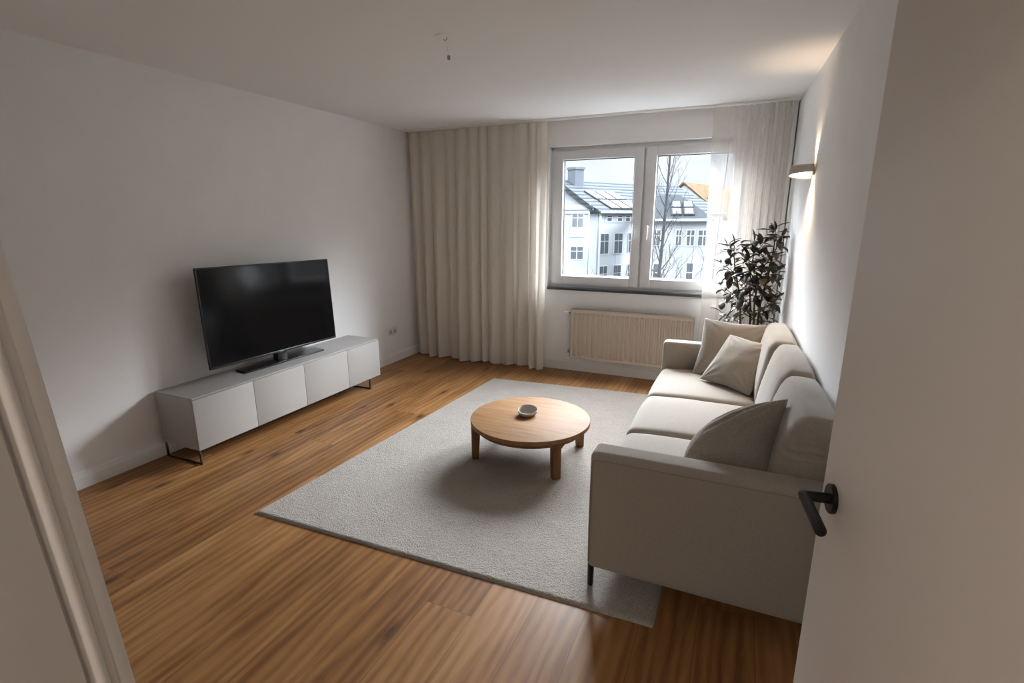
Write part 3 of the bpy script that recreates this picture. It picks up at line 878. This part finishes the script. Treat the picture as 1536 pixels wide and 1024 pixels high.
slumped_pillow((3.722, 2.235, .862), (3.385, 2.330, .500), (3.675, 2.055, .520), (3.345, 2.065, .515), .25, 3, 'plump creased throw pillow beside the near armrest')

# ------------------------------------------------------------------ plant in its planter
PC = Vector((3.600, 4.500, 0))
pl = thing('potted_plant', 'tall dark leaved plant in a white planter in the far right corner', 'plant', PC)
b = tmp(); lathe(b, [(0, 0), (.115, 0), (.125, .01), (.165, .655), (.166, .668), (.158, .670), (.154, .655), (.150, .60), (0, .60)], 56); obj('planter', b, M['pot'], pl, angle=40)
b = tmp(); lathe(b, [(.1495, .61), (.10, .622), (0, .628)], 40); obj('soil', b, M['soil'], pl)
rp = random.Random(21)
stems = tmp(); leaves = tmp()
def leaf(p, d, up, ln, w):
    d = d.normalized(); side = d.cross(up)
    if side.length < .05: side = d.cross(Vector((1, 0, 0)))
    side.normalize(); nr = side.cross(d).normalized(); K = 6; prev = None
    for k in range(K+1):
        t = k/K; ww = w*math.sin(PI*min(1, t*.96+.02))**.75*(1-.30*t); c = p+d*ln*t-nr*(ln*.22*t*t)*1.0
        if k == K: ww = .0004
        row = [leaves.verts.new(c-side*ww+nr*ww*.35), leaves.verts.new(c), leaves.verts.new(c+side*ww+nr*ww*.35)]
        if prev:
            leaves.faces.new((prev[0], prev[1], row[1], row[0])); leaves.faces.new((prev[1], prev[2], row[2], row[1]))
        prev = row
def twig(p0, d0, ln, r0, nleaf, depth):
    pts = [p0.copy()]; d = d0.normalized(); K = 6; p = p0.copy()
    for k in range(K):
        d = (d+Vector((rp.uniform(-.12, .12), rp.uniform(-.12, .12), rp.uniform(-.02, .14)))).normalized()
        p = p+d*ln/K; pts.append(p.copy())
    tube(stems, pts, [r0*(1-.65*k/K) for k in range(K+1)], 7)
    for q in range(nleaf):
        t = (q+1)/nleaf*.75+.25; idx = min(K-1, int(t*K)); base = pts[idx].lerp(pts[idx+1], t*K-idx) if t < 1 else pts[-1]
        a = q*2.4+rp.uniform(-.5, .5); axis = (pts[idx+1]-pts[idx]).normalized()
        sd = axis.cross(Vector((0, 0, 1))); sd = sd.normalized() if sd.length > .1 else Vector((1, 0, 0)); s2 = axis.cross(sd)
        out = (sd*math.cos(a)+s2*math.sin(a)); dirl = (out*1.15+axis*.35+Vector((0, 0, rp.uniform(-.45, .10)))).normalized()
        pet = base+dirl*.018
        tube(stems, [base, pet], [.0013, .001], 5)
        leaf(pet, dirl, Vector((0, 0, 1)), rp.uniform(.082, .125), rp.uniform(.022, .033))
    tip = (pts[-1]-pts[-2]).normalized()
    leaf(pts[-1], tip, Vector((.3, .2, 1)), rp.uniform(.075, .10), rp.uniform(.014, .020))
    return pts
trunks = [((-.045, -.02), (-.155, .00), 1.27), ((.00, .02), (-.03, .04), 1.30), ((.015, -.03), (.04, -.03), 1.20), ((.05, .01), (.11, .00), 1.385)]
for (bx_, by_), (tx_, ty_), hh in trunks:
    pts = []
    for k in range(9):
        t = k/8; z = .615+(hh-.615)*t
        pts.append(Vector((bx_+(tx_-bx_)*t+.010*math.sin(t*7+bx_*40), by_+(ty_-by_)*t+.010*math.cos(t*6), z)))
    tube(stems, pts, [.0105*(1-.6*k/8) for k in range(9)], 9)
    for k in range(9):
        t = .20+.80*k/8; i = min(7, int(t*8)); p = pts[i].lerp(pts[i+1], t*8-i) if t < 1 else pts[-1]
        a = k*2.2+bx_*60; elev = .35
        # spread mostly sideways, kept off the wall and curtain
        dx = math.cos(a); dy = math.sin(a)*.55
        if p.x+dx*.2 > .16: dx = .25
        twig(p, Vector((dx, dy, elev)), rp.uniform(.17, .27)*(1-.30*t), .0038, 6, 0)
    twig(pts[-1], Vector(((tx_-bx_)*.6, 0, 1)), .10, .004, 7, 0)
for v in leaves.verts:
    v.co.x = max(-.34, min(.21, v.co.x)); v.co.y = max(-.37, min(.31, v.co.y))
obj('stems', stems, M['stem'], pl, angle=60)
o = obj('foliage', leaves, M['leaf'], pl, angle=180)
sm_ = o.modifiers.new('Solidify', 'SOLIDIFY'); sm_.thickness = .0008
for c_ in ():
    pass

# ------------------------------------------------------------------ outside: houses, trees, ground
b = tmp(); box(b, -60, 80, 12, 120, -9.3, -9); o = struct('ground_outside', b, M['snow'])

def ebuild(root, nm, b, m, parent=None, **k):
    return obj(nm, b, m, parent or root, smooth=False, **k)
def ext_window(root, x, z, w, h, lit=False, bars=1, y=0.):
    e = tmp(); t = .05
    box(e, x-w/2, x+w/2, y-.04, y+.02, z, z+h)
    f = ebuild(root, 'window', e, M['extframe'])
    g = tmp(); nb = bars+1; iw = (w-t*(nb+1))/nb
    for k in range(nb):
        x0 = x-w/2+t+k*(iw+t)
        box(g, x0, x0+iw, y-.055, y-.041, z+t, z+h*.62-t/2); box(g, x0, x0+iw, y-.055, y-.041, z+h*.62+t/2, z+h-t)
    ebuild(root, 'pane', g, M['litwin'] if lit else M['extglass'], f)
def gable_roof(x0, x1, y0, y1, ze, zr, th=.18, over=.35, hip=0.):
    b = tmp(); ym = (y0+y1)/2
    y0 -= over; y1 += over; x0 -= over*.6; x1 += over*.6
    V = lambda x, y, z: b.verts.new((x, y, z))
    for dz in (0,):
        a = V(x0, y0, ze); c = V(x1, y0, ze); d = V(x1-hip, ym, zr); e = V(x0+0, ym, zr); f = V(x0, y1, ze); g = V(x1, y1, ze)
        a2 = V(x0, y0, ze-th); c2 = V(x1, y0, ze-th); f2 = V(x0, y1, ze-th); g2 = V(x1, y1, ze-th)
        for q in ((a, c, d, e), (e, d, g, f), (a, e, f), (c, g, d), (a, a2, c2, c), (f, g, g2, f2), (a, f, f2, a2), (c, c2, g2, g), (a2, f2, g2, c2)):
            b.faces.new(q)
    return b
def skylight(root, x, s0, s1, w, y0, ye, ze, ym, zr):
    """pane lying on the front roof slope, s in 0..1 from eaves to ridge"""
    b = tmp()
    def P(xx, s, o): return Vector((xx, ye+(ym-ye)*s, ze+(zr-ze)*s))+nrm*o
    nrm = Vector((0, -(zr-ze), (ym-ye))).normalized()
    for (a, c, s_, e_, lo, hi, mt, nm) in ((x, x+w, s0, s1, .0, .08, M['metalroof'], 'skylight'),):
        vs = [b.verts.new(P(xx, ss, oo)) for oo in (lo, hi) for xx, ss in ((a, s_), (c, s_), (c, e_), (a, e_))]
        for q in ((0, 1, 2, 3), (4, 5, 6, 7), (0, 1, 5, 4), (1, 2, 6, 5), (2, 3, 7, 6), (3, 0, 4, 7)): b.faces.new([vs[i] for i in q])
        f = ebuild(root, 'skylight', b, mt)
    g = tmp(); m_ = .07; ms = .07/ (Vector((0, ym-ye, zr-ze)).length)
    vs = [g.verts.new(P(xx, ss, oo)) for oo in (.081, .10) for xx, ss in ((x+m_, s0+ms), (x+w-m_, s0+ms), (x+w-m_, s1-ms), (x+m_, s1-ms))]
    for q in ((0, 1, 2, 3), (4, 5, 6, 7), (0, 1, 5, 4), (1, 2, 6, 5), (2, 3, 7, 6), (3, 0, 4, 7)): g.faces.new([vs[i] for i in q])
    ebuild(root, 'pane', g, M['extglass2'], f)

#EXT_DATA
GZ = -9.0
def facade(name, label, org, theta, x0, x1, dep, zr, wall, roof, hip=0., eave=0.):
    r = thing(name, label, 'house', (org[0], org[1], org[2]), (0, 0, rad(theta)))
    b = tmp(); box(b, x0, x1, 0, dep, GZ-org[2], 0); ebuild(r, 'wall', b, wall)
    b = gable_roof(x0, x1, 0, dep, .12, zr, hip=hip); ebuild(r, 'roof', b, roof)
    b = tmp(); tube(b, [(x0-.1, -.42, .02), (x1+.1, -.42, .02)], .07, 8); ebuild(r, 'gutter', b, M['stucco2'])
    return r
# B: long wing receding to the right
hB = facade('house', 'long pale house with snowy ridged roof and skylights seen in the left window pane', (-5.3, 31.8, 1.95), 58, .5, 13, 9, 2.28, M['stucco2'], M['roof'])
for x in (1.13, 2.38, 3.7, 5.4, 7.6):
    ext_window(hB, x, -2.60, .80, 1.35); ext_window(hB, x, -4.75, .74, 1.45)
for x in (1.50, 2.42, 3.15, 4.4): ext_window(hB, x, -.56, .46, .42, bars=0)
b = tmp(); box(b, 1.1, 5.2, -.03, .01, -.62, -.08); ebuild(hB, 'fascia_band', b, M['stucco'])
for x in (1.5, 2.42, 3.34):
    for s0_, s1_ in ((.04, .30), (.325, .585)): skylight(hB, x, s0_, s1_, .86, 0, -.35, .12, 4.5, 2.28)
b = tmp(); box(b, 1.60, 2.36, 3.5, 4.3, 1.2, 2.98); box(b, 1.54, 2.42, 3.44, 4.36, 2.9, 3.06); ebuild(hB, 'chimney', b, M['chimney'])
b = tmp(); box(b, 1.8, 2.1, 3.75, 4.05, 3.06, 3.30); ebuild(hB, 'chimney_pot', b, M['stucco2'])
b = tmp(); tube(b, [(.62, -.12, 0), (.62, -.12, GZ-1.9)], .07, 8); ebuild(hB, 'downpipe', b, M['extframe'])
# A: stucco house front on the left
hA = thing('house', 'stucco house with white framed windows at the left edge of the window view', 'house', (-7.2, 28.6, 2.2), (0, 0, rad(14)))
b = tmp(); box(b, -4.4, 2.5, 0, 2.9, GZ-2.2, 0.0); prism(b, [(-4.4, 0), (2.3, 0), (-1.05, 2.5)], 'y', .05, 2.9); ebuild(hA, 'wall', b, M['stucco'])
b = tmp(); prism(b, [(-1.05, 2.85), (2.72, 0.03), (2.72, -.12), (2.4, -.02), (-1.05, 2.6), (-4.6, -.02), (-4.8, .03)], 'y', -.28, 2.95); ebuild(hA, 'roof', b, M['roof'])
b = tmp(); box(b, -4.6, 2.62, -.16, 0.05, -.12, 0.16); box(b, -4.5, 2.55, -.08, 0.05, -.34, -.12); ebuild(hA, 'cornice', b, M['stucco2'])
ext_window(hA, 1.90, -1.12, .72, .90); ext_window(hA, 1.90, -2.94, .80, .80)
b = tmp(); box(b, 1.50, 2.30, -.05, .01, -1.64, -1.14); ebuild(hA, 'window_panel', b, M['stucco2'])
# C: right-hand house with hipped roof
hC = facade('house', 'hipped roof house with two skylights behind the bare tree', (-2.2, 28.6, 1.48), 10, .4, 3.95, 6, 1.42, M['stucco'], M['metalroof'], hip=1.55)
for x, w in ((1.35, .5), (2.50, .36), (3.10, .46), (3.72, .56)): ext_window(hC, x, -1.33, w, .88)
ext_window(hC, 1.5, -3.6, .5, 1.35, bars=0); ext_window(hC, 3.18, -3.6, .42, 1.42, bars=0); ext_window(hC, 3.40, -2.95, .14, .34, y=-.05, bars=0, lit=True)
for x in (2.05, 2.68):
    for s0_, s1_ in ((.10, .36), (.40, .66)): skylight(hC, x-.35*s0_*0, s0_, s1_, .55, 0, -.35, .12, 3, 1.42)
# D: gabled house with orange tiled roof
hD = thing('house', 'distant gabled house with orange tiled roof above the others', 'house', (-1.63, 47.4, 0), (0, 0, rad(-20)))
b = tmp(); prism(b, [(-3.5, GZ), (3.5, GZ), (3.5, 1.75), (0, 4.4), (-3.5, 1.75)], 'y', 0, 9); ebuild(hD, 'wall', b, M['stucco2'])
b = tmp(); prism(b, [(-3.8, 1.55), (0, 4.42), (3.8, 1.55), (3.8, 1.72), (0, 4.60), (-3.8, 1.72)], 'y', -.2, 9.2); ebuild(hD, 'roof', b, M['brickroof'])

def tree(name, label, base, height, r0, seed, spread=1., start=.35, n1=26):
    r = random.Random(seed); bm_ = tmp()
    def br(p, d, ln, rr, lvl):
        K = 5 if lvl < 2 else 3; pts = [p.copy()]; q = p.copy(); dd = d.normalized()
        for k in range(K):
            dd = (dd+Vector((r.uniform(-.16, .16), r.uniform(-.16, .16), r.uniform(.0, .12)))).normalized(); q = q+dd*ln/K; pts.append(q.copy())
        tube(bm_, pts, [rr*(1-.75*k/K) for k in range(K+1)], 5 if lvl else 8, cap=False)
        if lvl < 2:
            for k in range(6 if lvl == 0 else 4):
                t = .25+.7*k/5; i = min(K-1, int(t*K)); c = pts[i].lerp(pts[i+1], t*K-i)
                sd = Vector((r.uniform(-1, 1), r.uniform(-1, 1), r.uniform(.1, .8))).normalized()
                br(c, (dd*.7+sd).normalized(), ln*r.uniform(.35, .55), rr*.42, lvl+1)
    base = Vector((0, 0, 0)); pts = []
    for k in range(15):
        t = k/14; pts.append(Vector((.12*math.sin(t*5+seed), .1*math.sin(t*4), height*t)))
    tube(bm_, pts, [r0*(1-.86*k/14) for k in range(15)], 10, cap=False)
    for k in range(n1):
        t = start+(1-start)*k/n1; i = min(13, int(t*14)); c = pts[i].lerp(pts[i+1], t*14-i); a = k*2.4
        br(c, Vector((math.cos(a), math.sin(a), .8+t*.8)), height*.17*spread*(1.1-t*.55), r0*.30*(1.15-t), 0)
    return bm_
def add_tree(label, loc, *a, **k):
    o = obj('bare_tree', tree('t', label, None, *a, **k), M['barktree'], loc=loc)
    tag(o, label, 'tree')
add_tree('tall bare tree with dark trunk standing in the right window pane', (1.36, 14.9, GZ), 13.2, .125, 3, spread=.75, start=.50, n1=34)
add_tree('slender bare tree standing behind the sheer curtain beside the orange roof', (2.75, 18.3, GZ), 13.0, .08, 8, spread=.6, start=.6, n1=22)
def bush(label, loc, seed, h, n):
    r = random.Random(seed); bm_ = tmp()
    for k in range(n):
        a = r.uniform(0, 2*PI); q = Vector((r.uniform(-.7, .7), r.uniform(-.4, .4), 0)); d = Vector((math.cos(a)*.4, math.sin(a)*.4, 1)); pts = [q.copy()]
        for s in range(7):
            d = (d+Vector((r.uniform(-.28, .28), r.uniform(-.28, .28), .05))).normalized(); q = q+d*h/7; pts.append(q.copy())
            if s > 2:
                e = (d+Vector((r.uniform(-1, 1), r.uniform(-1, 1), .2))).normalized(); m_ = q+e*h*.08+Vector((0, 0, .05)); tube(bm_, [q, m_, m_+(e+Vector((0, 0, .4)))*h*.08], [.012, .009, .004], 4, cap=False)
        tube(bm_, pts, [.022*(1-.8*s/7) for s in range(8)], 5, cap=False)
    o = obj('bare_shrub', bm_, M['barktree'], loc=loc); tag(o, label, 'shrub')
bush('tangle of thin bare branches low in the right window pane', (1.3, 23.3, GZ), 6, 8.6, 30)
bush('thin bare branches in front of the stucco house at the left', (-5.0, 26.2, GZ), 9, 7.2, 9)

# ------------------------------------------------------------------ lights
W = bpy.data.worlds.new('sky'); S.world = W; W.use_nodes = True; nt = W.node_tree; nt.nodes.clear()
out = N(nt, 'ShaderNodeOutputWorld'); bg = N(nt, 'ShaderNodeBackground'); tc = N(nt, 'ShaderNodeTexCoord'); sp = N(nt, 'ShaderNodeSeparateXYZ')
nt.links.new(tc.outputs['Generated'], sp.inputs[0])
cl = N(nt, 'ShaderNodeTexNoise', Scale=5., Detail=4.); mpp = N(nt, 'ShaderNodeMapping'); mpp.inputs['Scale'].default_value = (1, 1, 3.5)
nt.links.new(tc.outputs['Generated'], mpp.inputs['Vector']); nt.links.new(mpp.outputs[0], cl.inputs['Vector'])
cc = ramp(nt, cl.outputs['Fac'], [(.35, (.78, .86, .95)), (.62, (.93, .96, 1.0))])
# overcast sky: pale near the horizon, boosted high above the houses as added light for the room
SKY_LOW, SKY_HIGH, SKY_GLOW = 0.54, 40.0, 2.0
def mrange(src, a0, a1, b0, b1):
    m_ = N(nt, 'ShaderNodeMapRange'); m_.interpolation_type = 'SMOOTHSTEP'
    for k_, v_ in zip(('From Min', 'From Max', 'To Min', 'To Max'), (a0, a1, b0, b1)): m_.inputs[k_].default_value = v_
    nt.links.new(src, m_.inputs['Value']); return m_.outputs[0]
base0_ = mrange(sp.outputs['Z'], .175, .41, 0, SKY_HIGH)
side_ = mrange(sp.outputs['Y'], -.3, .5, .15, 1.)
bm2_ = N(nt, 'ShaderNodeMath', operation='MULTIPLY_ADD'); nt.links.new(base0_, bm2_.inputs[0]); nt.links.new(side_, bm2_.inputs[1]); bm2_.inputs[2].default_value = SKY_LOW
base1_ = bm2_.outputs[0]
fall_ = mrange(sp.outputs['Z'], .45, .78, 1., .36)
bm3_ = N(nt, 'ShaderNodeMath', operation='MULTIPLY'); nt.links.new(base1_, bm3_.inputs[0]); nt.links.new(fall_, bm3_.inputs[1]); base_ = bm3_.outputs[0]
dp = N(nt, 'ShaderNodeVectorMath', operation='DOT_PRODUCT'); nt.links.new(tc.outputs['Generated'], dp.inputs[0])
GA, GE = rad(-8), rad(44)
dp.inputs[1].default_value = (math.sin(GA)*math.cos(GE), math.cos(GA)*math.cos(GE), math.sin(GE))
glow_ = mrange(dp.outputs['Value'], math.cos(rad(33)), math.cos(rad(8)), 0, SKY_GLOW)
sm2 = N(nt, 'ShaderNodeMath', operation='ADD'); nt.links.new(base_, sm2.inputs[0]); nt.links.new(glow_, sm2.inputs[1])
nt.links.new(cc, bg.inputs['Color']); nt.links.new(sm2.outputs[0], bg.inputs['Strength']); nt.links.new(bg.outputs[0], out.inputs['Surface'])

def light(name, typ, loc, energy, col, rot=(0, 0, 0), **k):
    l = bpy.data.lights.new(name, typ); l.energy = energy; l.color = col
    for a, v in k.items():
        if a == 'portal': l.cycles.is_portal = True
        else: setattr(l, a, v)
    o = bpy.data.objects.new(name, l); COL.objects.link(o); o.location = loc; o.rotation_euler = rot
    return o
light('window_portal', 'AREA', ((WX0+WX1)/2, L+.22, (WZ0+WZ1)/2), 1, (1, 1, 1), (rad(-90), 0, 0), shape='RECTANGLE', size=WX1-WX0, size_y=WZ1-WZ0, portal=True)
# wall lamp beams
light('wall_lamp_down', 'SPOT', (LXw-.045, LY, LZ-.036), 11, (1., .74, .50), (0, rad(-4), 0), spot_size=rad(120), spot_blend=1., shadow_soft_size=.02)
light('wall_lamp_up', 'SPOT', (LXw-.018, LY, LZ+.034), 3.5, (1., .74, .50), (PI, 0, 0), spot_size=rad(90), spot_blend=1., shadow_soft_size=.01)
# added fill light in the unseen hallway behind the camera
light('hall_fill', 'AREA', (3.1, -1.3, H-.05), 9, (1., .92, .84), (0, 0, 0), shape='DISK', size=.6)

# ------------------------------------------------------------------ camera
cd = bpy.data.cameras.new('camera'); cam = bpy.data.objects.new('camera', cd); COL.objects.link(cam)
cd.sensor_fit = 'HORIZONTAL'; cd.sensor_width = 36; cd.lens = 767.25/1536*36; cd.clip_start = .02; cd.clip_end = 300
yaw, pitch, roll = .42058, .234763, -.00145
f = Vector((-math.sin(yaw)*math.cos(pitch), math.cos(yaw)*math.cos(pitch), -math.sin(pitch)))
r = Vector((math.cos(yaw), math.sin(yaw), 0)); u = r.cross(f)
r2 = r*math.cos(roll)+u*math.sin(roll); u2 = -r*math.sin(roll)+u*math.cos(roll)
cam.matrix_world = Matrix(((r2.x, u2.x, -f.x, 3.502), (r2.y, u2.y, -f.y, 0.), (r2.z, u2.z, -f.z, 1.5688), (0, 0, 0, 1)))
S.camera = cam
S.view_settings.view_transform = 'Standard'; S.view_settings.look = 'None'; S.view_settings.gamma = 1; S.view_settings.use_curve_mapping = False
S.view_settings.exposure = 1.17
